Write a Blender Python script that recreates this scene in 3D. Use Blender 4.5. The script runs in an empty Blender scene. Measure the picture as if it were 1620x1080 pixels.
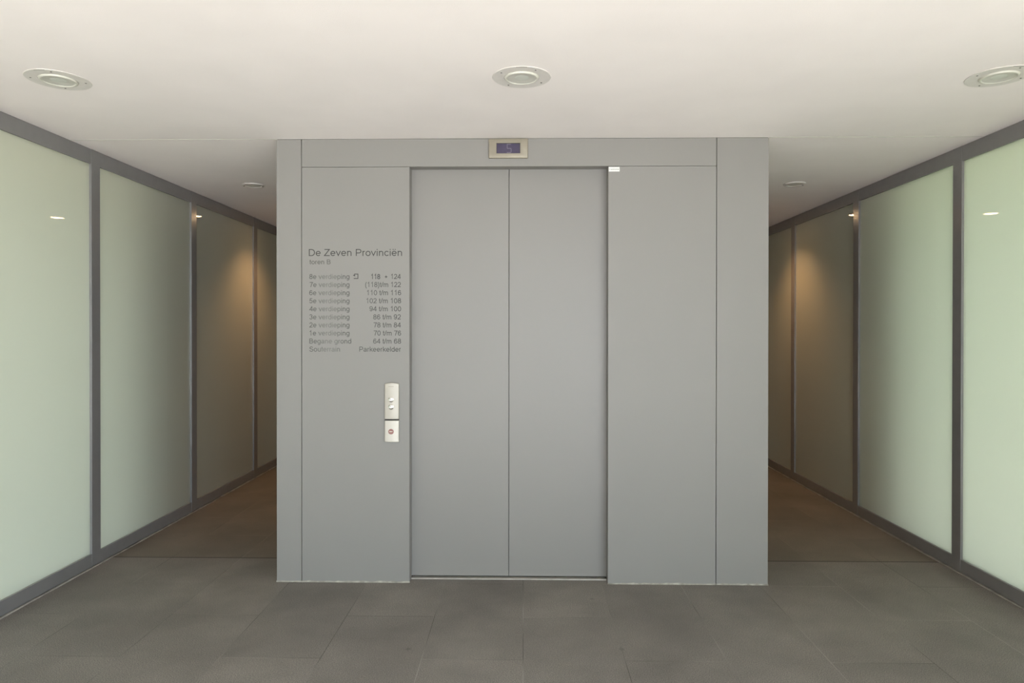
import bpy, bmesh, math, random
from mathutils import Vector, Matrix
random.seed(7)
S = bpy.context.scene
COL = S.collection
PI = math.pi

# ------------------------------------------------------------------ camera, sky, sun, exposure
H = 2.458                      # ceiling height
cam_d = bpy.data.cameras.new('camera')
cam_d.sensor_width = 36.0
cam_d.sensor_fit = 'HORIZONTAL'
cam_d.lens = 24.0              # 1080 px focal length at 1620 px
cam_d.shift_y = -12.8 / 1620.0
cam_d.clip_start = 0.05
cam_d.clip_end = 300
cam = bpy.data.objects.new('camera', cam_d)
COL.objects.link(cam)
cam.matrix_world = (Matrix.Translation((0, 0, 1.4)) @ Matrix.Rotation(0.01662, 4, 'Z')
                    @ Matrix.Rotation(PI / 2 - 0.00474, 4, 'X') @ Matrix.Rotation(0.00073, 4, 'Z'))
S.camera = cam

SKY_STRENGTH = 3.1
SUN_STRENGTH = 17.0
w = bpy.data.worlds.new('sky')
S.world = w
w.use_nodes = True
bgn = w.node_tree.nodes['Background']
bgn.inputs['Color'].default_value = (0.74, 0.885, 1.0, 1)
bgn.inputs['Strength'].default_value = SKY_STRENGTH
sun_d = bpy.data.lights.new('sun', 'SUN')
sun_d.energy = SUN_STRENGTH
sun_d.color = (1.0, 0.95, 0.89)
sun_d.angle = math.radians(1.0)
sun = bpy.data.objects.new('sun', sun_d)
COL.objects.link(sun)
# high sun from behind and to the right of the camera: it lights the paving outside the open front
sun.rotation_euler = Vector((-0.08, 0.60, -1.0)).to_track_quat('-Z', 'Y').to_euler()

S.view_settings.view_transform = 'Standard'
S.view_settings.look = 'None'
S.view_settings.gamma = 1.0
S.view_settings.use_curve_mapping = False
S.view_settings.exposure = 0.72
try:
    S.cycles.use_denoising = True
    S.cycles.max_bounces = 12
    S.cycles.diffuse_bounces = 8
    S.cycles.transmission_bounces = 8
except Exception:
    pass

# ------------------------------------------------------------------ materials
def new_mat(name):
    m = bpy.data.materials.new(name)
    m.use_nodes = True
    return m, m.node_tree.nodes, m.node_tree.links

def principled(name, col, rough=0.5, metal=0.0, spec=0.5, mottle=0.0, mscale=6.0, bump=0.0, bscale=200.0, bdist=0.001):
    m, n, l = new_mat(name)
    b = n['Principled BSDF']
    b.inputs['Base Color'].default_value = (*col, 1)
    b.inputs['Roughness'].default_value = rough
    b.inputs['Metallic'].default_value = metal
    b.inputs['Specular IOR Level'].default_value = spec
    tc = n.new('ShaderNodeTexCoord')
    if mottle:
        t = n.new('ShaderNodeTexNoise')
        t.inputs['Scale'].default_value = mscale
        t.inputs['Detail'].default_value = 5
        l.new(tc.outputs['Object'], t.inputs['Vector'])
        r = n.new('ShaderNodeValToRGB')
        r.color_ramp.elements[0].position = 0.3
        r.color_ramp.elements[1].position = 0.7
        r.color_ramp.elements[0].color = (*[c * (1 - mottle) for c in col], 1)
        r.color_ramp.elements[1].color = (*[min(1, c * (1 + mottle)) for c in col], 1)
        l.new(t.outputs['Fac'], r.inputs['Fac'])
        l.new(r.outputs['Color'], b.inputs['Base Color'])
    if bump:
        t = n.new('ShaderNodeTexNoise')
        t.inputs['Scale'].default_value = bscale
        t.inputs['Detail'].default_value = 3
        l.new(tc.outputs['Object'], t.inputs['Vector'])
        bp = n.new('ShaderNodeBump')
        bp.inputs['Strength'].default_value = bump
        bp.inputs['Distance'].default_value = bdist
        l.new(t.outputs['Fac'], bp.inputs['Height'])
        l.new(bp.outputs['Normal'], b.inputs['Normal'])
    return m

def mat_granite():
    m, n, l = new_mat('granite_tiles')
    b = n['Principled BSDF']
    geo = n.new('ShaderNodeNewGeometry')
    sep = n.new('ShaderNodeSeparateXYZ')
    l.new(geo.outputs['Position'], sep.inputs[0])
    ax = n.new('ShaderNodeMath'); ax.operation = 'ADD'; ax.inputs[1].default_value = 20 * 0.4325
    l.new(sep.outputs['X'], ax.inputs[0])
    ay = n.new('ShaderNodeMath'); ay.operation = 'ADD'; ay.inputs[1].default_value = 0.5675 + 0.8650
    l.new(sep.outputs['Y'], ay.inputs[0])
    cmb = n.new('ShaderNodeCombineXYZ')
    l.new(ay.outputs[0], cmb.inputs['X'])
    l.new(ax.outputs[0], cmb.inputs['Y'])
    br = n.new('ShaderNodeTexBrick')
    br.offset = 0.5; br.offset_frequency = 2; br.squash = 1.0; br.squash_frequency = 2
    br.inputs['Color1'].default_value = (0.93, 0.93, 0.93, 1)
    br.inputs['Color2'].default_value = (1.05, 1.05, 1.05, 1)
    br.inputs['Mortar'].default_value = (1, 1, 1, 1)
    br.inputs['Scale'].default_value = 1.0
    br.inputs['Mortar Size'].default_value = 0.0016
    br.inputs['Mortar Smooth'].default_value = 0.1
    br.inputs['Bias'].default_value = 0.0
    br.inputs['Brick Width'].default_value = 0.865
    br.inputs['Row Height'].default_value = 0.4325
    l.new(cmb.outputs[0], br.inputs['Vector'])
    # granite grain
    g = n.new('ShaderNodeTexNoise'); g.inputs['Scale'].default_value = 250; g.inputs['Detail'].default_value = 4; g.inputs['Roughness'].default_value = 0.7
    l.new(geo.outputs['Position'], g.inputs['Vector'])
    gr = n.new('ShaderNodeValToRGB')
    gr.color_ramp.elements[0].position = 0.38; gr.color_ramp.elements[0].color = (0.093, 0.084, 0.076, 1)
    gr.color_ramp.elements[1].position = 0.62; gr.color_ramp.elements[1].color = (0.28, 0.252, 0.222, 1)
    l.new(g.outputs['Fac'], gr.inputs['Fac'])
    # worn and dirty patches
    d = n.new('ShaderNodeTexNoise'); d.inputs['Scale'].default_value = 2.3; d.inputs['Detail'].default_value = 6; d.inputs['Roughness'].default_value = 0.6
    l.new(geo.outputs['Position'], d.inputs['Vector'])
    dr = n.new('ShaderNodeMapRange')
    dr.inputs['From Min'].default_value = 0.3; dr.inputs['From Max'].default_value = 0.7
    dr.inputs['To Min'].default_value = 0.78; dr.inputs['To Max'].default_value = 1.14
    l.new(d.outputs['Fac'], dr.inputs['Value'])
    m1 = n.new('ShaderNodeMix'); m1.data_type = 'RGBA'; m1.blend_type = 'MULTIPLY'; m1.inputs['Factor'].default_value = 1
    l.new(gr.outputs['Color'], m1.inputs['A']); l.new(br.outputs['Color'], m1.inputs['B'])
    m2 = n.new('ShaderNodeMix'); m2.data_type = 'RGBA'; m2.blend_type = 'MULTIPLY'; m2.inputs['Factor'].default_value = 1
    l.new(m1.outputs['Result'], m2.inputs['A']); l.new(dr.outputs['Result'], m2.inputs['B'])
    # small dark spots
    sp = n.new('ShaderNodeTexVoronoi'); sp.inputs['Scale'].default_value = 3.1; sp.inputs['Randomness'].default_value = 1
    l.new(geo.outputs['Position'], sp.inputs['Vector'])
    lt = n.new('ShaderNodeMapRange'); lt.inputs['From Min'].default_value = 0.02; lt.inputs['From Max'].default_value = 0.05
    lt.inputs['To Min'].default_value = 0.45; lt.inputs['To Max'].default_value = 0.0
    l.new(sp.outputs['Distance'], lt.inputs['Value'])
    m3 = n.new('ShaderNodeMix'); m3.data_type = 'RGBA'
    m3.inputs['B'].default_value = (0.06, 0.055, 0.048, 1)
    l.new(lt.outputs['Result'], m3.inputs['Factor']); l.new(m2.outputs['Result'], m3.inputs['A'])
    # joints: some pale with grout, some dark with dirt
    jn = n.new('ShaderNodeTexNoise'); jn.inputs['Scale'].default_value = 1.4
    l.new(geo.outputs['Position'], jn.inputs['Vector'])
    jr = n.new('ShaderNodeValToRGB')
    jr.color_ramp.elements[0].position = 0.42; jr.color_ramp.elements[0].color = (0.075, 0.066, 0.055, 1)
    jr.color_ramp.elements[1].position = 0.6; jr.color_ramp.elements[1].color = (0.27, 0.25, 0.225, 1)
    l.new(jn.outputs['Fac'], jr.inputs['Fac'])
    m4 = n.new('ShaderNodeMix'); m4.data_type = 'RGBA'
    l.new(br.outputs['Fac'], m4.inputs['Factor']); l.new(m3.outputs['Result'], m4.inputs['A']); l.new(jr.outputs['Color'], m4.inputs['B'])
    # wide dark joint across the whole floor just behind the lift front
    sb = n.new('ShaderNodeMath'); sb.operation = 'SUBTRACT'; sb.inputs[1].default_value = 4.163
    l.new(sep.outputs['Y'], sb.inputs[0])
    ab = n.new('ShaderNodeMath'); ab.operation = 'ABSOLUTE'; l.new(sb.outputs[0], ab.inputs[0])
    ls = n.new('ShaderNodeMath'); ls.operation = 'LESS_THAN'; ls.inputs[1].default_value = 0.006
    l.new(ab.outputs[0], ls.inputs[0])
    m5 = n.new('ShaderNodeMix'); m5.data_type = 'RGBA'; m5.inputs['B'].default_value = (0.035, 0.03, 0.026, 1)
    l.new(ls.outputs[0], m5.inputs['Factor']); l.new(m4.outputs['Result'], m5.inputs['A'])
    # light falloff towards the back, painted as a darker, browner tone past that joint
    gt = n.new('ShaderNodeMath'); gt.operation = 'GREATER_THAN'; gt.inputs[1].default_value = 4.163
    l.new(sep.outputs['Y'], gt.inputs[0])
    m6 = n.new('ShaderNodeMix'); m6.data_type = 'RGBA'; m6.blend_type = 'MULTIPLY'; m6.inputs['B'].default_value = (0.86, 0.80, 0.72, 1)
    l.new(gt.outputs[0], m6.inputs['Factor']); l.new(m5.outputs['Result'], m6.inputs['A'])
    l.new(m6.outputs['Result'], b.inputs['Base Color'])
    b.inputs['Roughness'].default_value = 0.62
    b.inputs['Specular IOR Level'].default_value = 0.35
    bp = n.new('ShaderNodeBump'); bp.inputs['Strength'].default_value = 0.25; bp.inputs['Distance'].default_value = 0.001
    l.new(g.outputs['Fac'], bp.inputs['Height']); l.new(bp.outputs['Normal'], b.inputs['Normal'])
    return m

def mat_frosted(name, col, trans):
    """milky laminated glass: smooth surface, diffusing body"""
    m, n, l = new_mat(name)
    n.remove(n['Principled BSDF'])
    out = n['Material Output']
    di = n.new('ShaderNodeBsdfDiffuse'); di.inputs['Color'].default_value = (*col, 1)
    tr = n.new('ShaderNodeBsdfTranslucent'); tr.inputs['Color'].default_value = (*[min(1, c * 1.25) for c in col], 1)
    mx = n.new('ShaderNodeMixShader'); mx.inputs['Fac'].default_value = trans
    l.new(di.outputs[0], mx.inputs[1]); l.new(tr.outputs[0], mx.inputs[2])
    gl = n.new('ShaderNodeBsdfGlossy'); gl.inputs['Roughness'].default_value = 0.015
    gl.inputs['Color'].default_value = (1, 1, 1, 1)
    fr = n.new('ShaderNodeFresnel'); fr.inputs['IOR'].default_value = 1.5
    geo = n.new('ShaderNodeNewGeometry')
    inv = n.new('ShaderNodeMath'); inv.operation = 'SUBTRACT'; inv.inputs[0].default_value = 1
    l.new(geo.outputs['Backfacing'], inv.inputs[1])
    mu = n.new('ShaderNodeMath'); mu.operation = 'MULTIPLY'
    l.new(fr.outputs[0], mu.inputs[0]); l.new(inv.outputs[0], mu.inputs[1])
    m2 = n.new('ShaderNodeMixShader')
    l.new(mu.outputs[0], m2.inputs['Fac']); l.new(mx.outputs[0], m2.inputs[1]); l.new(gl.outputs[0], m2.inputs[2])
    l.new(m2.outputs[0], out.inputs['Surface'])
    return m

def mat_emit(name, col, strength):
    m, n, l = new_mat(name)
    b = n['Principled BSDF']
    b.inputs['Base Color'].default_value = (0.8, 0.8, 0.8, 1)
    b.inputs['Emission Color'].default_value = (*col, 1)
    b.inputs['Emission Strength'].default_value = strength
    return m

def mat_worn_vinyl():
    """dark lettering whose middle letters are worn pale"""
    m, n, l = new_mat('worn_vinyl')
    b = n['Principled BSDF']
    geo = n.new('ShaderNodeTexCoord')
    sep = n.new('ShaderNodeSeparateXYZ'); l.new(geo.outputs['Object'], sep.inputs[0])
    mr = n.new('ShaderNodeMapRange')
    mr.inputs['From Min'].default_value = 0.0; mr.inputs['From Max'].default_value = 0.52
    l.new(sep.outputs['X'], mr.inputs['Value'])
    r = n.new('ShaderNodeValToRGB')
    e = r.color_ramp.elements
    e[0].position = 0.0; e[0].color = (0.068, 0.065, 0.060, 1)
    e[1].position = 1.0; e[1].color = (0.042, 0.04, 0.036, 1)
    for p, c in ((0.09, 0.10), (0.17, 0.15), (0.27, 0.155), (0.38, 0.075), (0.62, 0.075), (0.8, 0.058)):
        k = e.new(p); k.color = (c, c * 0.97, c * 0.9, 1)
    l.new(mr.outputs['Result'], r.inputs['Fac'])
    l.new(r.outputs['Color'], b.inputs['Base Color'])
    b.inputs['Roughness'].default_value = 0.5
    return m

M = {}
M['ceiling'] = principled('white_stucco', (0.918, 0.858, 0.842), 0.9, spec=0.2, mottle=0.02, mscale=3.0, bump=0.35, bscale=260, bdist=0.0015)
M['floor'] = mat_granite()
M['paint'] = principled('grey_panel_paint', (0.259, 0.246, 0.231), 0.5, spec=0.4, mottle=0.012, mscale=2.5, bump=0.03, bscale=500)
M['door'] = principled('grey_door_paint', (0.257, 0.243, 0.229), 0.42, spec=0.45, mottle=0.01, mscale=2.0)
M['frame'] = principled('grey_aluminium_frame', (0.245, 0.237, 0.235), 0.24, metal=0.2, spec=0.6, mottle=0.03, mscale=20)
M['strip'] = principled('pale_base_strip', (0.36, 0.33, 0.29), 0.6, mottle=0.3, mscale=14)
M['sealant'] = principled('pale_sealant', (0.33, 0.31, 0.265), 0.8, mottle=0.4, mscale=22)
M['dark'] = principled('black_gap', (0.02, 0.019, 0.018), 0.8, mottle=0.1)
M['steel'] = principled('brushed_threshold_steel', (0.62, 0.58, 0.52), 0.4, metal=0.6, mottle=0.1, mscale=30)
M['glass_left'] = mat_frosted('frosted_green_glass', (0.60, 0.608, 0.535), 0.45)
M['glass_right'] = M['glass_left']
M['satin'] = principled('satin_champagne_metal', (0.50, 0.462, 0.405), 0.45, metal=0.2, spec=0.6, mottle=0.02, mscale=40)
M['satin_light'] = principled('pale_satin_metal', (0.60, 0.56, 0.50), 0.45, metal=0.2, spec=0.6, mottle=0.02, mscale=40)
M['champagne'] = principled('champagne_bezel', (0.31, 0.275, 0.215), 0.42, metal=0.35, spec=0.6, mottle=0.03, mscale=40)
M['screen'] = principled('violet_lcd', (0.068, 0.055, 0.098), 0.25, spec=0.5, mottle=0.08, mscale=60)
M['digit'] = principled('pale_lcd_segment', (0.17, 0.145, 0.195), 0.4, mottle=0.05)
M['chrome'] = principled('chrome', (0.85, 0.84, 0.80), 0.16, metal=1.0, mottle=0.02)
M['red'] = principled('dull_red_ring', (0.33, 0.16, 0.14), 0.45, mottle=0.15, mscale=80)
M['ink'] = principled('dark_vinyl', (0.040, 0.038, 0.034), 0.5, mottle=0.1, mscale=30)
M['ink_pale'] = principled('greyed_vinyl', (0.082, 0.078, 0.07), 0.5, mottle=0.2, mscale=30)
M['worn'] = mat_worn_vinyl()
M['sticker'] = principled('white_sticker', (0.82, 0.81, 0.78), 0.6, mottle=0.03, mscale=60)
M['print'] = principled('grey_print', (0.42, 0.41, 0.40), 0.6, mottle=0.05)
M['lamp_plate'] = principled('brushed_lamp_plate', (0.74, 0.70, 0.67), 0.45, metal=0.1, mottle=0.03, mscale=30)
M['lamp_rim'] = principled('cream_lamp_rim', (0.66, 0.64, 0.57), 0.35, spec=0.5, mottle=0.02)
M['lamp_lens'] = principled('frosted_lamp_lens', (0.56, 0.545, 0.50), 0.3, spec=0.5, mottle=0.05, mscale=30)
M['lamp_core'] = principled('pale_lamp_reflector', (0.62, 0.63, 0.58), 0.35, mottle=0.04, mscale=30)
M['screw'] = principled('dull_screw', (0.17, 0.155, 0.14), 0.5, metal=0.5, mottle=0.1)
M['lit'] = mat_emit('lit_warm_lens', (1.0, 0.66, 0.36), 34.0)
M['ground'] = principled('pale_paving', (0.55, 0.545, 0.54), 0.9, mottle=0.12, mscale=1.5)
M['grass'] = principled('lawn_grass', (0.11, 0.17, 0.06), 0.9, mottle=0.3, mscale=8)
M['earth'] = principled('bed_earth', (0.13, 0.115, 0.07), 0.95, mottle=0.3, mscale=8)
M['rear'] = principled('brown_rear_wall', (0.20, 0.15, 0.105), 0.8, mottle=0.08, mscale=3)
M['outer'] = principled('blocker_wall', (0.17, 0.15, 0.12), 0.9, mottle=0.15, mscale=4)

# ------------------------------------------------------------------ geometry helpers
def box(bm, x0, x1, y0, y1, z0, z1):
    vs = [bm.verts.new((x, y, z)) for x in (x0, x1) for y in (y0, y1) for z in (z0, z1)]
    for q in ((0, 1, 3, 2), (4, 6, 7, 5), (0, 4, 5, 1), (2, 3, 7, 6), (0, 2, 6, 4), (1, 5, 7, 3)):
        bm.faces.new([vs[i] for i in q])

def lathe(bm, prof, seg=64, cx=0, cy=0, z=0, cap=True):
    """prof: (radius, height) list, revolved around Z"""
    rings = []
    for r, h in prof:
        if r < 1e-6:
            rings.append([bm.verts.new((cx, cy, z + h))])
        else:
            rings.append([bm.verts.new((cx + r * math.cos(2 * PI * k / seg), cy + r * math.sin(2 * PI * k / seg), z + h)) for k in range(seg)])
    for a, b in zip(rings, rings[1:]):
        for k in range(seg):
            k2 = (k + 1) % seg
            if len(a) == 1 and len(b) == 1:
                continue
            if len(a) == 1:
                bm.faces.new((a[0], b[k2], b[k]))
            elif len(b) == 1:
                bm.faces.new((a[k], a[k2], b[0]))
            else:
                bm.faces.new((a[k], a[k2], b[k2], b[k]))

def prism_xz(bm, pts, y0, y1):
    a = [bm.verts.new((x, y0, z)) for x, z in pts]
    b = [bm.verts.new((x, y1, z)) for x, z in pts]
    n = len(pts)
    bm.faces.new(a); bm.faces.new(b[::-1])
    for i in range(n):
        j = (i + 1) % n
        bm.faces.new((a[i], b[i], b[j], a[j]))

def obj(name, bm, mat, parent=None, loc=(0, 0, 0), bevel=0.0, seg=2, smooth=False):
    bmesh.ops.recalc_face_normals(bm, faces=bm.faces[:])
    if bevel:
        es = [e for e in bm.edges if len(e.link_faces) == 2 and e.calc_face_angle(0) > 0.5]
        bmesh.ops.bevel(bm, geom=es, offset=bevel, segments=seg, profile=0.5, affect='EDGES', clamp_overlap=True)
    me = bpy.data.meshes.new(name)
    bm.to_mesh(me); bm.free()
    if smooth:
        for p in me.polygons:
            p.use_smooth = True
        try:
            me.set_sharp_from_angle(angle=math.radians(40))
        except Exception:
            pass
    me.materials.append(mat)
    o = bpy.data.objects.new(name, me)
    COL.objects.link(o)
    o.location = loc
    if parent:
        o.parent = parent
    return o

def boxobj(name, r, mat, parent=None, bevel=0.0, loc=(0, 0, 0)):
    bm = bmesh.new(); box(bm, *r)
    return obj(name, bm, mat, parent, loc, bevel)

def thing(name, label, cat, loc=(0, 0, 0), group=None):
    o = bpy.data.objects.new(name, None)
    COL.objects.link(o)
    o.empty_display_size = 0.1
    o.location = loc
    tag(o, label, cat, group)
    return o

def tag(o, label, cat, group=None):
    o['label'] = label; o['category'] = cat
    if group:
        o['group'] = group

def struct(o, label, cat):
    o['kind'] = 'structure'
    o['label'] = label; o['category'] = cat
    return o

# stroke alphabet: every glyph is an advance width and a list of strokes on a 1000-unit em (capitals 716 high)
def _arc(cx, cy, rx, ry, a0, a1, n=14):
    return [(cx + rx * math.cos(math.radians(a0 + (a1 - a0) * i / n)), cy + ry * math.sin(math.radians(a0 + (a1 - a0) * i / n))) for i in range(n + 1)]
def _o(cx, cy, rx, ry):
    return _arc(cx, cy, rx, ry, 0, 360, 28)
_bowl = _o(278, 259, 203, 226)
def _e():
    return [[(110, 262), (440, 262)], _arc(278, 262, 198, 224, -8, 322, 26)]
GLYPH = {
    ' ': (278, []),
    'D': (722, [[(125, 0), (125, 716)], [(125, 676), (330, 676)] + _arc(340, 358, 300, 318, 90, -90, 18) + [(125, 40)]]),
    'Z': (611, [[(60, 676), (540, 676), (62, 40), (572, 40)]]),
    'P': (667, [[(125, 0), (125, 716)], [(125, 676), (390, 676)] + _arc(400, 494, 182, 182, 90, -90, 14) + [(125, 312)]]),
    'B': (667, [[(125, 0), (125, 716)], [(125, 676), (360, 676)] + _arc(370, 524, 165, 152, 90, -90, 12) + [(125, 372)], [(370, 372)] + _arc(390, 206, 185, 166, 90, -90, 12) + [(125, 40)]]),
    'S': (667, [_arc(335, 530, 215, 148, 12, 215, 16) + [(260, 405), (430, 345)] + _arc(335, 200, 245, 162, 48, -172, 18)]),
    'e': (556, _e()),
    'v': (500, [[(40, 519), (250, 45), (460, 519)]]),
    'n': (556, [[(110, 0), (110, 519)], [(110, 300)] + _arc(278, 330, 164, 150, 165, 0, 14) + [(442, 0)]]),
    'r': (333, [[(110, 0), (110, 519)], [(110, 270)] + _arc(250, 330, 140, 150, 180, 72, 10)]),
    'o': (556, [_bowl]),
    'i': (222, [[(111, 0), (111, 519)], [(111, 616), (111, 716)]]),
    'l': (222, [[(111, 0), (111, 716)]]),
    'c': (500, [_arc(272, 259, 196, 226, 38, 322, 22)]),
    't': (278, [[(130, 690), (130, 110)] + _arc(205, 105, 75, 68, 180, 285, 8), [(20, 484), (258, 484)]]),
    'd': (556, [_bowl, [(446, 0), (446, 716)]]),
    'p': (556, [_bowl, [(110, -200), (110, 519)]]),
    'g': (556, [_bowl, [(446, 519), (446, 20)] + _arc(272, -10, 174, 160, 0, -150, 14)]),
    'a': (556, [_arc(270, 345, 170, 140, 160, 0, 12) + [(440, 110), (470, 0)], [(440, 290), (260, 262)] + _arc(225, 145, 150, 108, 100, 300, 12) + [(400, 100), (440, 190)]]),
    's': (500, [_arc(250, 372, 165, 112, 20, 215, 12) + [(200, 290), (310, 235)] + _arc(252, 148, 178, 114, 48, -165, 14)]),
    'u': (556, [[(110, 519), (110, 200)] + _arc(272, 190, 162, 150, 180, 345, 14), [(442, 519), (442, 0)]]),
    'm': (833, [[(105, 0), (105, 519)], [(105, 300)] + _arc(255, 340, 158, 140, 165, 0, 12) + [(413, 0)], [(413, 300)] + _arc(570, 340, 158, 140, 165, 0, 12) + [(728, 0)]]),
    'k': (500, [[(110, 0), (110, 716)], [(450, 519), (110, 190)], [(230, 310), (470, 0)]]),
    '/': (278, [[(0, -12), (278, 728)]]),
    '(': (333, [_arc(420, 260, 300, 520, 118, 242, 12)]),
    ')': (333, [_arc(-87, 260, 300, 520, 62, -62, 12)]),
    '0': (556, [_o(278, 353, 198, 323)]),
    '1': (556, [[(130, 540), (250, 600), (325, 716), (325, 0)]]),
    '2': (556, [_arc(272, 490, 190, 186, 170, -35, 16) + [(90, 60), (75, 40), (510, 40)]]),
    '3': (556, [_arc(262, 520, 172, 156, 165, -90, 14), _arc(268, 202, 196, 164, 90, -165, 16)]),
    '4': (556, [[(400, 0), (400, 716)], [(385, 676), (60, 205), (530, 205)]]),
    '5': (556, [[(480, 676), (180, 676), (115, 370)] + _arc(272, 232, 200, 192, 128, -160, 18)]),
    '6': (556, [_o(285, 232, 192, 192), [(94, 250)] + _arc(292, 350, 200, 326, 180, 35, 14)]),
    '7': (556, [[(50, 676), (500, 676), (330, 400), (220, 0)]]),
    '8': (556, [_o(278, 528, 166, 148), _o(278, 202, 198, 166)]),
    '9': (556, [_o(270, 484, 192, 192), [(462, 466)] + _arc(264, 366, 200, 326, 0, -145, 14)]),
}
GLYPH['ë'] = (556, _e() + [[(180, 616), (180, 716)], [(376, 616), (376, 716)]])

def ribbon(bm, pts, w, y):
    """a stroke of width w along pts (x, z), mitred at its bends"""
    P = [Vector(p) for p in pts]
    P = [p for i, p in enumerate(P) if i == 0 or (p - P[i - 1]).length > 1e-6]
    n = len(P)
    closed = (P[0] - P[-1]).length < w * 0.02 and n > 6
    L, R = [], []
    for i in range(n):
        a = P[i] - P[i - 1] if i > 0 else (P[0] - P[-2] if closed else P[1] - P[0])
        b = P[i + 1] - P[i] if i < n - 1 else (P[1] - P[0] if closed else P[i] - P[i - 1])
        a = a.normalized(); b = b.normalized()
        na = Vector((-a.y, a.x)); nb = Vector((-b.y, b.x))
        m = na + nb
        m = m.normalized() if m.length > 1e-6 else na
        k = 1 / max(0.45, m.dot(na))
        L.append(P[i] + m * (w / 2 * k)); R.append(P[i] - m * (w / 2 * k))
    lf = [bm.verts.new((q.x, y, q.y)) for q in L]; rf = [bm.verts.new((q.x, y, q.y)) for q in R]
    for i in range(n - 1):
        bm.faces.new((lf[i], lf[i + 1], rf[i + 1], rf[i]))

def text_mesh(body, x0, x1, zb, cap, y, weight=94):
    """lettering on the vertical plane y, baseline zb, fitted between x0 and x1, capital height cap"""
    adv = 0
    strokes = []
    for ch in body:
        wd, st = GLYPH[ch]
        for s_ in st:
            strokes.append([(px_ + adv, pz) for px_, pz in s_])
        adv += wd
    xs = [p[0] for s_ in strokes for p in s_]
    a, b = min(xs) - weight / 2, max(xs) + weight / 2
    sx, sz = (x1 - x0) / (b - a), cap / 716.0
    bm = bmesh.new()
    for i, s_ in enumerate(strokes):       # crossing strokes lie a hair apart in depth
        ribbon(bm, s_, weight, -0.0004 - 0.00011 * (i % 3))
    for v in bm.verts:
        v.co = Vector((x0 + (v.co.x - a) * sx, y + v.co.y, zb + v.co.z * sz))
    r = bmesh.ops.extrude_face_region(bm, geom=bm.faces[:])
    for v in [g for g in r['geom'] if isinstance(g, bmesh.types.BMVert)]:
        v.co.y = y
    return bm

def merge(dst, src):
    me = bpy.data.meshes.new('tmp'); src.to_mesh(me); src.free()
    dst.from_mesh(me); bpy.data.meshes.remove(me)

# ------------------------------------------------------------------ the setting
WL, WR = -2.529, 2.512         # inner faces of the glass walls
YF, YB = 3.77, 5.20            # lift front and back
Y0, Y1 = -0.45, 7.665           # open front edge, rear wall
GZ = -0.002
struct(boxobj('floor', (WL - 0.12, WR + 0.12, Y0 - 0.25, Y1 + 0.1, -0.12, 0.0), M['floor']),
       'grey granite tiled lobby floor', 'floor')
struct(boxobj('ceiling', (WL - 1.15, WR + 0.75, Y0 - 0.25, Y1 + 0.3, H, H + 0.35), M['ceiling']),  # slab reach beyond the side glass is made up to shade the panes
       'white textured plaster ceiling of the lobby', 'ceiling')
struct(boxobj('wall_rear', (WL - 0.12, WR + 0.12, Y1, Y1 + 0.1, 0.0, H), M['rear']),
       'brown wall closing the corridor behind the lift', 'wall')
struct(boxobj('ground', (-60, 60, -60, 60, -0.30, -0.12), M['ground']),
       'pale paving outside the lobby', 'ground')
for k, (xa, xb, nm) in enumerate(((WL + 0.004, -1.3735, 'trim_1'), (1.3478, WR - 0.004, 'trim_2'))):
    struct(boxobj(nm, (xa, xb, YF - 0.003, YF + 0.003, H - 0.0012, H - 0.0002), M['lamp_rim']),
           'thin pale ceiling joint strip %s of the lift' % ('left' if k == 0 else 'right'), 'trim')
# unseen walls added close outside the glass to darken the rear panes
struct(boxobj('wall_blocker_left', (WL - 0.60, WL - 0.45, 4.45, Y1 + 0.3, -0.12, H), M['outer']),
       'added dark wall beyond the left glass, dimming its rear panes', 'wall')
struct(boxobj('wall_blocker_right', (WR + 0.35, WR + 0.6, 4.6, Y1 + 0.3, -0.12, H), M['outer']),
       'added dark wall beyond the far right glass, dimming its rear panes', 'wall')

struct(boxobj('wall_blocker_front', (-14.0, -2.0, -9.0, -7.0, -0.12, 6.0), M['outer']),  # unseen block added to cut daylight on the left side of the lobby
       'added light-blocking mass opposite the lobby, out of view', 'wall')
struct(boxobj('dimming_bed', (-30, WL - 0.7, -4, 40, -0.125, -0.10), M['earth']),  # unseen dark bed, added so less light comes through the left glass
       'earth bed added to dim the left glass wall, out of view', 'ground')
struct(boxobj('added_lawn', (WR + 1.6, 30, -6, 40, -0.125, -0.10), M['grass']),  # unseen grass, added for greener light on the upper right panes
       'grass added to tint the right glass wall, out of view', 'added_lawn')

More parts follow.
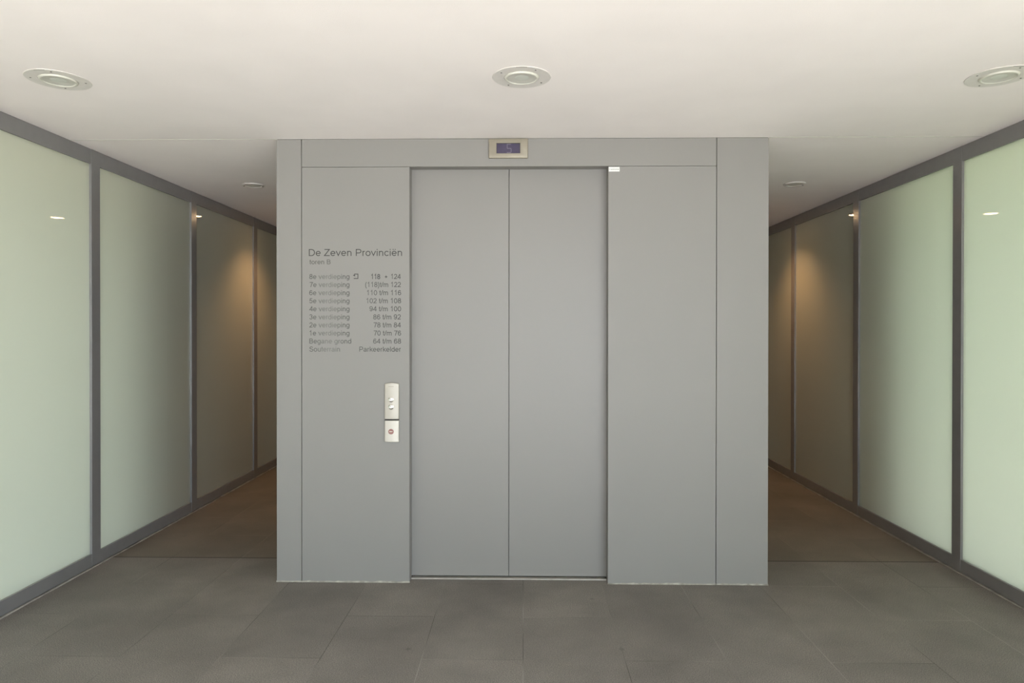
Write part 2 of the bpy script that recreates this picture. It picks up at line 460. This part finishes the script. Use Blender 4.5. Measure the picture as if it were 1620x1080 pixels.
# ------------------------------------------------------------------ frosted glass walls
PITCH = 1.205
MULL = [4.0 + PITCH * k for k in range(-3, 4)]     # mullion centres
MULL[-1] = 7.62
RT, RB = 0.087, 0.085
def glass_unit(no, side, ya, yb, label, first=False):
    """one bay: pane from mullion ya to mullion yb, with the mullion at its far end"""
    s = -1 if side == 'left' else 1
    X = WL if s < 0 else WR
    def bx(a, b, y0, y1, z0, z1):        # a, b: depth outwards from the inner frame face
        return (min(X + s * a, X + s * b), max(X + s * a, X + s * b), y0, y1, z0, z1)
    hw = 0.0405
    r = boxobj('window_%d' % no, bx(0.0135, 0.0255, ya + hw - 0.008, yb - hw + 0.008, RB - 0.008, H - RT + 0.008), M['glass_left'])
    struct(r, label, 'window')
    boxobj('top_rail', bx(0.0015, 0.058, ya + hw + 0.0006, yb - hw - 0.0006, H - RT, H), M['frame'], r, 0.0008)
    boxobj('bottom_rail', bx(0.0015, 0.058, ya + hw + 0.0006, yb - hw - 0.0006, 0.012, RB), M['frame'], r, 0.0008)
    boxobj('mullion', bx(0.0, 0.058, yb - hw, yb + hw, 0.012, H), M['frame'], r, 0.0008)
    boxobj('base_strip', bx(-0.003, 0.05, ya + hw, yb + hw, 0.0, 0.007), M['strip'], r, 0.0005)
    boxobj('shadow_gap', bx(0.012, 0.05, ya + hw, yb + hw, 0.007, 0.012), M['dark'], r)
    if first:
        boxobj('mullion', bx(0.0, 0.058, ya - hw, ya + hw, 0.012, H), M['frame'], r, 0.0008)
        boxobj('base_strip', bx(-0.003, 0.05, ya - hw, ya + hw, 0.0, 0.007), M['strip'], r, 0.0005)
ORD = ['out of view at the open front', 'second from the open front', 'nearest in view', 'beside the lift front corner',
       'beside the lift side under the lamp reflection', 'last before the rear wall']
n = 1
for side in ('left', 'right'):
    for k in range(6):
        glass_unit(n, side, MULL[k], MULL[k + 1], 'frosted green glass pane in the %s wall, %s' % (side, ORD[k]), first=(k == 0))
        n += 1

# ------------------------------------------------------------------ the lift
LX0, LX1 = -1.3705, 1.3448
SL, SR = -1.231, 1.061         # vertical seams
RX0, RX1 = -0.630, 0.467       # door recess
ZH = 2.303                     # underside of header
G = 0.0016
lift = thing('lift', 'grey panelled passenger lift enclosure with closed double sliding doors', 'lift', (0, YF, 0))
def lp(name, r, mat, bevel=0.0012, parent=None):
    x0, x1, y0, y1, z0, z1 = r
    p = parent or lift
    return boxobj(name, (x0, x1, y0 - YF, y1 - YF, z0, z1), mat, p, bevel)
TP = H - 0.0022
a = lp('corner_panel', (LX0, SL - G, YF, YF + 0.03, 0.003, TP), M['paint'])
a = lp('corner_panel', (SR + G, LX1, YF, YF + 0.03, 0.003, TP), M['paint'])
fpl = lp('front_panel', (SL + G, RX0, YF, YF + 0.074, 0.003, ZH - G), M['paint'])
fpr = lp('front_panel', (RX1, SR - G, YF, YF + 0.074, 0.003, ZH - G), M['paint'])
lp('header_panel', (SL + G, SR - G, YF, YF + 0.074, ZH + 0.0003, TP), M['paint'])
lp('side_panel', (LX0, LX0 + 0.03, YF + 0.032, YB, 0.003, TP), M['paint'])
lp('side_panel', (LX1 - 0.03, LX1, YF + 0.032, YB, 0.003, TP), M['paint'])
lp('rear_panel', (LX0 + 0.032, LX1 - 0.032, YB - 0.03, YB, 0.003, TP), M['paint'])
# dark carcass behind the seams
bm = bmesh.new()
for q in ((LX0 + 0.033, SL + 0.05, YF + 0.076, YF + 0.10, 0.003, TP), (SL + 0.06, RX0 - 0.05, YF + 0.10, YF + 0.12, 0.003, TP),
          (RX1 + 0.05, SR - 0.06, YF + 0.10, YF + 0.12, 0.003, TP), (SR - 0.05, LX1 - 0.033, YF + 0.076, YF + 0.10, 0.003, TP),
          (SL - 0.02, SL + 0.0, YF + 0.031, YF + 0.075, 0.003, TP), (SR + 0.0, SR + 0.02, YF + 0.031, YF + 0.075, 0.003, TP)):
    box(bm, q[0], q[1], q[2] - YF, q[3] - YF, q[4], q[5])
obj('carcass', bm, M['dark'], lift)
YD = YF + 0.0765
for xa, xb in ((RX0 - 0.04, -0.0828), (-0.0798, RX1 + 0.04)):
    lp('door_leaf', (xa, xb, YD, YD + 0.022, 0.0135, ZH + 0.06), M['door'], 0.001)
lp('door_backing', (RX0 - 0.03, RX1 + 0.03, YD + 0.024, YD + 0.03, 0.003, ZH + 0.06), M['dark'], 0)
lp('threshold', (RX0 + 0.001, RX1 - 0.001, YF + 0.053, YD + 0.018, 0.0, 0.0055), M['steel'], 0.0008)
# sealant along the foot of the panels
def bead(xa, xb):
    bm = bmesh.new()
    nseg = max(6, int((xb - xa) / 0.02))
    prev = None
    for i in range(nseg + 1):
        x = xa + (xb - xa) * i / nseg
        h = 0.0065 + random.uniform(-0.0022, 0.003)
        d = 0.004 + random.uniform(-0.0015, 0.0018)
        ring = [bm.verts.new((x, 0.002, 0.0)), bm.verts.new((x, -d, 0.0)), bm.verts.new((x, -d * 0.7, h * 0.5)), bm.verts.new((x, -0.0006, h)), bm.verts.new((x, 0.002, h))]
        if prev:
            for j in range(5):
                bm.faces.new((prev[j], prev[(j + 1) % 5], ring[(j + 1) % 5], ring[j]))
        else:
            bm.faces.new(ring)
        prev = ring
    bm.faces.new(prev[::-1])
    obj('sealant_bead', bm, M['sealant'], lift, smooth=False)
bead(LX0 - 0.002, SL - 0.001)
bead(SL + 0.001, RX0 + 0.002)
bead(RX1 - 0.002, SR - 0.001)
bead(SR + 0.001, LX1 + 0.002)
# ceiling-side shadow joint
lp('top_gap', (LX0 + 0.004, LX1 - 0.004, YF + 0.004, YF + 0.03, TP, H - 0.0003), M['dark'], 0)

# ------------------------------------------------------------------ floor directory lettering
DX = -1.190
d = thing('floor_directory', 'dark lettered floor directory on the panel left of the lift doors', 'sign', (DX, YF, 1.25))
def lettering(name, bms, mat):
    bm = bmesh.new()
    for b in bms:
        merge(bm, b)
    for v in bm.verts:
        v.co.x -= DX; v.co.y -= YF; v.co.z -= 1.25
    return obj(name, bm, mat, d)
Y_ = YF - 0.0002
lettering('title_line', [text_mesh('De Zeven Provinciën', -1.190, -0.672, 1.8105, 0.0380, Y_, weight=84)], M['ink'])
lettering('tower_line', [text_mesh('toren B', -1.188, -1.069, 1.765, 0.0255, Y_)], M['ink_pale'])
px = 0.003493
rows = [('8e verdieping', 450, None, 0), ('7e verdieping', 450, '(118)t/m 122', 584), ('6e verdieping', 450, '110 t/m 116', 597),
        ('5e verdieping', 450, '102 t/m 108', 592), ('4e verdieping', 450, '94 t/m 100', 620), ('3e verdieping', 450, '86 t/m 92', 652),
        ('2e verdieping', 450, '78 t/m 84', 653), ('1e verdieping', 450, '70 t/m 76', 654), ('Begane grond', 465, '64 t/m 68', 652),
        ('Souterrain', 367, 'Parkeerkelder', 533)]
def cx(c):                       # crop column -> metres along the panel
    return -1.1875 + (c - 105) / 5.4 * 0.003512
for i, (lt, le, rt, rs) in enumerate(rows):
    zb = 1.683 - i * 0.04472
    lettering('floor_name', [text_mesh(lt, cx(105), cx(le), zb, 0.0272, Y_)], M['worn'])
    parts = []
    if rt:
        parts.append(text_mesh(rt, cx(rs), cx(890), zb, 0.0272, Y_))
    else:
        parts.append(text_mesh('118', cx(633), cx(712), zb - 0.0006, 0.0272, Y_, weight=135))
        parts.append(text_mesh('124', cx(803), cx(889), zb, 0.0272, Y_))
        b = bmesh.new()
        c, z = cx(762), zb + 0.0118
        q = 0.0085
        prism_xz(b, [(c, z + q), (c + q * .35, z + q * .35), (c + q, z), (c + q * .35, z - q * .35), (c, z - q), (c - q * .35, z - q * .35), (c - q, z), (c - q * .35, z + q * .35)], Y_ - 0.0005, Y_)
        parts.append(b)
    lettering('number_range' if i < 9 else 'destination_name', parts, M['worn'])
# arrow into a box beside the first row
b = bmesh.new()
xl, xr = cx(481), cx(524); zt, zb = 1.7125, 1.6835
t = 0.0042
prism_xz(b, [(xl + 0.006, zt), (xr, zt), (xr, zb), (xl + 0.003, zb), (xl + 0.003, zb + t), (xr - t, zb + t), (xr - t, zt - t), (xl + 0.006, zt - t)], Y_ - 0.0005, Y_)
prism_xz(b, [(xl - 0.001, zt - 0.0095), (xl + 0.009, zt - 0.002), (xl + 0.0085, zt - 0.0065), (xl + 0.0115, zt - 0.009), (xl + 0.009, zt - 0.0155)], Y_ - 0.00055, Y_)
lettering('arrow_symbol', [b], M['ink'])

# ------------------------------------------------------------------ call button panel
cp = thing('call_panel', 'tall satin metal lift call panel with two round buttons and key switch', 'lift button', (-0.7265, YF, 0.945))
def plate(name, z0, z1, arch, mat):
    """face bowed forward across its width, long edges rounded"""
    bm = bmesh.new()
    hw = 0.0395
    N = 16
    outline = []
    for i in range(N + 1):
        u = -1 + 2 * i / N
        outline.append((u * hw, z1 - arch * u * u))
    r = 0.004
    top = outline
    pts_rows = []
    M_ = 12
    for j in range(M_ + 1):
        row = []
        for i in range(N + 1):
            u = -1 + 2 * i / N
            x = u * hw
            zt = z1 - arch * u * u
            z = z0 + (zt - z0) * j / M_
            row.append((x, z, u))
        pts_rows.append(row)
    front = [[bm.verts.new((x, -(0.0135 + 0.0045 * (1 - u * u)) , z)) for x, z, u in row] for row in pts_rows]
    back = [[bm.verts.new((x, -0.0002, z)) for x, z, u in row] for row in pts_rows]
    for j in range(M_):
        for i in range(N):
            bm.faces.new((front[j][i], front[j][i + 1], front[j + 1][i + 1], front[j + 1][i]))
            bm.faces.new((back[j][i], back[j + 1][i], back[j + 1][i + 1], back[j][i + 1]))
    for i in range(N):
        bm.faces.new((front[0][i], back[0][i], back[0][i + 1], front[0][i + 1]))
        bm.faces.new((front[M_][i], front[M_][i + 1], back[M_][i + 1], back[M_][i]))
    for j in range(M_):
        bm.faces.new((front[j][0], front[j + 1][0], back[j + 1][0], back[j][0]))
        bm.faces.new((front[j][N], back[j][N], back[j + 1][N], front[j + 1][N]))
    bmesh.ops.recalc_face_normals(bm, faces=bm.faces[:])
    es = [e for e in bm.edges if len(e.link_faces) == 2 and e.calc_face_angle(0) > 0.8]
    bmesh.ops.bevel(bm, geom=es, offset=0.0035, segments=4, profile=0.5, affect='EDGES', clamp_overlap=True)
    return obj(name, bm, mat, cp, smooth=True)
up = plate('button_plate', 0.908 - 0.945, 1.109 - 0.945, 0.006, M['satin'])
lo = plate('key_plate', 0.781 - 0.945, 0.9005 - 0.945, 0.0, M['satin_light'])
boxobj('joint_gap', (-0.038, 0.038, -0.010, -0.0002, 0.9008 - 0.945, 0.9078 - 0.945), M['dark'], cp)
boxobj('maker_mark', (-0.018, 0.012, -0.0186, -0.0178, 1.087 - 0.945, 1.0895 - 0.945), M['champagne'], up)
def disc(name, prof, x, z, mat, parent, y=-0.0175, seg=40):
    bm = bmesh.new(); lathe(bm, prof, seg)
    for v in bm.verts:
        v.co = Vector((v.co.x + x, y - v.co.z, v.co.y + z))
    return obj(name, bm, mat, parent, smooth=True)
for z in (1.016 - 0.945, 0.9755 - 0.945):
    b = disc('button', [(0.0, 0.0034), (0.006, 0.0033), (0.0095, 0.0026), (0.0118, 0.0016), (0.0118, -0.002), (0, -0.002)], -0.0035, z, M['chrome'], cp)
    disc('button_ring', [(0.0122, 0.0022), (0.0136, 0.0030), (0.0152, 0.0022), (0.0155, 0.0), (0.0155, -0.002), (0.0122, -0.002), (0.0122, 0.0022)], -0.0035, z, M['chrome'], b)
    bm = bmesh.new()
    prism_xz(bm, [(-0.0035 - 0.0035, z - 0.003), (-0.0035 + 0.0035, z - 0.003), (-0.0035, z + 0.0035)], -0.0216, -0.0205)
    obj('arrow_mark', bm, M['screw'], b)
k = disc('key_switch', [(0, 0.0026), (0.0085, 0.0026), (0.0098, 0.0036), (0.0138, 0.0032), (0.0150, 0.0018), (0.0150, -0.002), (0, -0.002)], -0.003, 0.840 - 0.945, M['red'], cp)
boxobj('key_slot_bar', (-0.0115, 0.0055, -0.0225, -0.0195, 0.8388 - 0.945, 0.8426 - 0.945), M['lamp_rim'], k, 0.0006)

# ------------------------------------------------------------------ floor display
fd = thing('floor_display', 'champagne framed violet floor display reading 5 above the lift doors', 'display', (-0.0835, YF, 2.345))
bm = bmesh.new()
hw, z0, z1 = 0.1085, 0.001, 0.1085
sx0, sx1, sz0, sz1 = -0.0655, 0.0655, 0.0265, 0.0835
t = 0.014
# ring-shaped bezel built as four mitred rims
o_ = [(-hw, z0), (hw, z0), (hw, z1), (-hw, z1)]
i_ = [(sx0, sz0), (sx1, sz0), (sx1, sz1), (sx0, sz1)]
of = [bm.verts.new((x, -t, z)) for x, z in o_]; inf = [bm.verts.new((x, -t, z)) for x, z in i_]
ob_ = [bm.verts.new((x, -0.0002, z)) for x, z in o_]; inb = [bm.verts.new((x, -0.0002, z)) for x, z in i_]
for i in range(4):
    j = (i + 1) % 4
    bm.faces.new((of[i], of[j], inf[j], inf[i])); bm.faces.new((ob_[i], inb[i], inb[j], ob_[j]))
    bm.faces.new((of[i], ob_[i], ob_[j], of[j])); bm.faces.new((inf[i], inf[j], inb[j], inb[i]))
bmesh.ops.recalc_face_normals(bm, faces=bm.faces[:])
es = [e for e in bm.edges if all(v in of for v in e.verts)] + [e for e in bm.edges if (e.verts[0] in of and e.verts[1] in ob_) or (e.verts[1] in of and e.verts[0] in ob_)]
bmesh.ops.bevel(bm, geom=es, offset=0.0045, segments=4, profile=0.5, affect='EDGES', clamp_overlap=True)
obj('bezel', bm, M['champagne'], fd, smooth=True)
boxobj('screen_surround', (sx0, sx1, -0.0072, -0.0003, sz0, sz1), M['dark'], fd)
sc = boxobj('screen', (sx0 + 0.0025, sx1 - 0.0025, -0.008, -0.0073, sz0 + 0.002, sz1 - 0.0025), M['screen'], fd)
bm = bmesh.new()
dx, dw, dz0, dz1, tk = 0.0045, 0.0125, 0.0305, 0.0795, 0.0035
zm = (dz0 + dz1) / 2
def seg_(x0, x1, za, zb):
    box(bm, x0, x1, -0.0086, -0.0081, za, zb)
L, R_ = dx - dw, dx + dw
seg_(L, R_ - 0.002, dz1 - tk, dz1)
seg_(L, L + tk, zm + tk * .6, dz1 - tk - 0.0008)
seg_(L + 0.001, R_ - 0.001, zm - tk / 2, zm + tk / 2)
seg_(R_ - tk, R_, dz0 + tk + 0.0008, zm - tk * .6)
seg_(L, R_ - 0.002, dz0, dz0 + tk)
obj('digit', bm, M['digit'], sc)

# ------------------------------------------------------------------ sticker
st = thing('sticker', 'small white printed sticker at top corner of the panel right of the doors', 'sticker', (0.499, YF, 2.273))
boxobj('label_sheet', (-0.030, 0.030, -0.0006, -0.0001, 0.0, 0.025), M['sticker'], st)
bm = bmesh.new()
box(bm, -0.0262, -0.0240, -0.0009, -0.0006, 0.008, 0.017)
x = -0.0195
while x < 0.0135:
    wd = random.uniform(0.0014, 0.0028)
    box(bm, x, x + wd, -0.0009, -0.0006, 0.0088 + random.choice((0, .001)), 0.0142 + random.choice((0, 0, .0016)))
    x += wd + 0.0009
box(bm, 0.018, 0.0215, -0.0009, -0.0006, 0.0088, 0.0142)
box(bm, 0.0225, 0.0255, -0.0009, -0.0006, 0.0088, 0.0150)
obj('print', bm, M['print'], st)

# ------------------------------------------------------------------ ceiling downlights
def plate_lamp(loc, label, rot):
    t = thing('downlight', label, 'ceiling light', loc, 'large round plate downlights across the front of the ceiling')
    t.rotation_euler = (0, 0, rot)
    bm = bmesh.new()
    lathe(bm, [(0.074, -0.0002), (0.121, -0.0002), (0.1225, -0.0016), (0.1215, -0.0032), (0.078, -0.0036), (0.074, -0.003), (0.074, -0.0002)], 96)
    obj('trim_plate', bm, M['lamp_plate'], t, smooth=True)
    bm = bmesh.new()
    pr = []
    for q in range(17):
        an = PI * q / 16
        pr.append((0.0650 + 0.0065 * math.cos(an), -0.003 - 0.0065 * math.sin(an)))
    lathe(bm, pr + [(0.0585, -0.0003), (0.0743, -0.0003), pr[0]], 96)
    obj('rim', bm, M['lamp_rim'], t, smooth=True)
    bm = bmesh.new()
    lathe(bm, [(0.0, -0.0030), (0.03, -0.0035), (0.05, -0.0050), (0.0600, -0.0070), (0.0600, -0.0005), (0, -0.0005)], 96)
    ln = obj('lens', bm, M['lamp_lens'], t, smooth=True)
    bm = bmesh.new()
    lathe(bm, [(0.0, -0.0042), (0.018, -0.0042), (0.028, -0.0040), (0.030, -0.0033), (0, -0.0033)], 48)
    obj('reflector', bm, M['lamp_core'], ln, smooth=True)
    for q in range(4):
        an = PI / 2 * q
        bm = bmesh.new()
        lathe(bm, [(0, -0.0052), (0.0025, -0.005), (0.0038, -0.0038), (0.0038, -0.0030), (0, -0.0030)], 16, 0.101 * math.cos(an), 0.101 * math.sin(an))
        obj('screw', bm, M['screw'], t, smooth=True)
    bm = bmesh.new()
    a0 = -PI / 2 - rot
    N = 8
    pts = [(0.1195, a0 - 0.19 + 0.38 * i / N) for i in range(N + 1)]
    va = [bm.verts.new((r * math.cos(g), r * math.sin(g), z)) for z in (-0.0039, -0.0028) for r, g in pts]
    vb = [bm.verts.new((0.1165 * math.cos(g), 0.1165 * math.sin(g), z)) for z in (-0.0039, -0.0028) for r, g in pts]
    for i in range(N):
        a1, b1 = i, i + N + 1
        bm.faces.new((va[a1], va[a1 + 1], vb[a1 + 1], vb[a1])); bm.faces.new((va[b1], vb[b1], vb[b1 + 1], va[b1 + 1]))
        bm.faces.new((va[a1], va[b1], va[b1 + 1], va[a1 + 1])); bm.faces.new((vb[a1], vb[a1 + 1], vb[b1 + 1], vb[b1]))
    bm.faces.new((va[0], vb[0], vb[N + 1], va[N + 1])); bm.faces.new((va[N], va[2 * N + 1], vb[2 * N + 1], vb[N]))
    obj('release_tab', bm, M['screw'], t)
    return t
plate_lamp((-1.967, 2.86, H), 'large round unlit downlight at the upper left of the ceiling', 0.35)
plate_lamp((-0.008, 2.86, H), 'large round unlit downlight in front of the lift, central in the ceiling', 0.60)
plate_lamp((1.979, 2.88, H), 'large round unlit downlight at the upper right, cut by the photo edge', 0.15)

def small_lamp(loc, label, lit, group, aim=0.0, watts=9.0):
    t = thing('downlight', label, 'ceiling light', loc, group)
    bm = bmesh.new()
    pr = []
    for q in range(13):
        an = PI * q / 12
        pr.append((0.0660 + 0.0105 * math.cos(an), -0.001 - 0.0085 * math.sin(an)))
    lathe(bm, pr + [(0.0555, -0.0002), (0.0765, -0.0002), pr[0]], 64)
    obj('trim_ring', bm, M['lamp_plate'], t, smooth=True)
    bm = bmesh.new()
    if lit:
        lathe(bm, [(0.0, -0.0115), (0.025, -0.0105), (0.045, -0.0075), (0.0553, -0.003), (0.0553, -0.0005), (0, -0.0005)], 64)
    else:
        lathe(bm, [(0.0, -0.012), (0.025, -0.011), (0.04, -0.0075), (0.0553, -0.0035), (0.0553, -0.0005), (0, -0.0005)], 64)
    obj('lens', bm, M['lit'] if lit else M['lamp_lens'], t, smooth=True)
    if not lit:
        for q in range(2):
            bm = bmesh.new()
            an = 0.15 + PI * q
            lathe(bm, [(0, -0.0125), (0.004, -0.0120), (0.0055, -0.009), (0.0055, -0.0005), (0, -0.0005)], 16, 0.0655 * math.cos(an), 0.0655 * math.sin(an))
            obj('clip', bm, M['screw'], t, smooth=True)
    else:
        ld = bpy.data.lights.new('warm_lamp', 'SPOT')
        ld.energy = watts
        ld.color = (1.0, 0.56, 0.25)
        ld.spot_size = math.radians(112)
        ld.spot_blend = 1.0
        ld.shadow_soft_size = 0.03
        lo_ = bpy.data.objects.new('warm_lamp', ld)
        COL.objects.link(lo_)
        lo_.parent = t
        lo_.location = (0, 0, -0.045)
        lo_.rotation_euler = (0, math.radians(aim), 0)   # tilt added to throw the outer beams' glow onto the glass
    return t
small_lamp((-1.971, 4.955, H), 'small round unlit downlight over the corridor left of the lift', False, 'small unlit downlights beside the lift')
small_lamp((1.955, 4.965, H), 'small round unlit downlight over the corridor right of the lift', False, 'small unlit downlights beside the lift')
for x, y, lb, aim, wt in ((-2.048, 6.265, 'far left', 9, 25), (-0.709, 6.345, 'inner left', 0, 5), (0.845, 6.22, 'inner right', 0, 5), (2.026, 6.27, 'far right', -9, 25)):
    small_lamp((x, y, H), 'lit warm round downlight behind the lift, %s, seen reflected in the glass' % lb, True, 'lit warm downlights behind the lift', aim, wt)
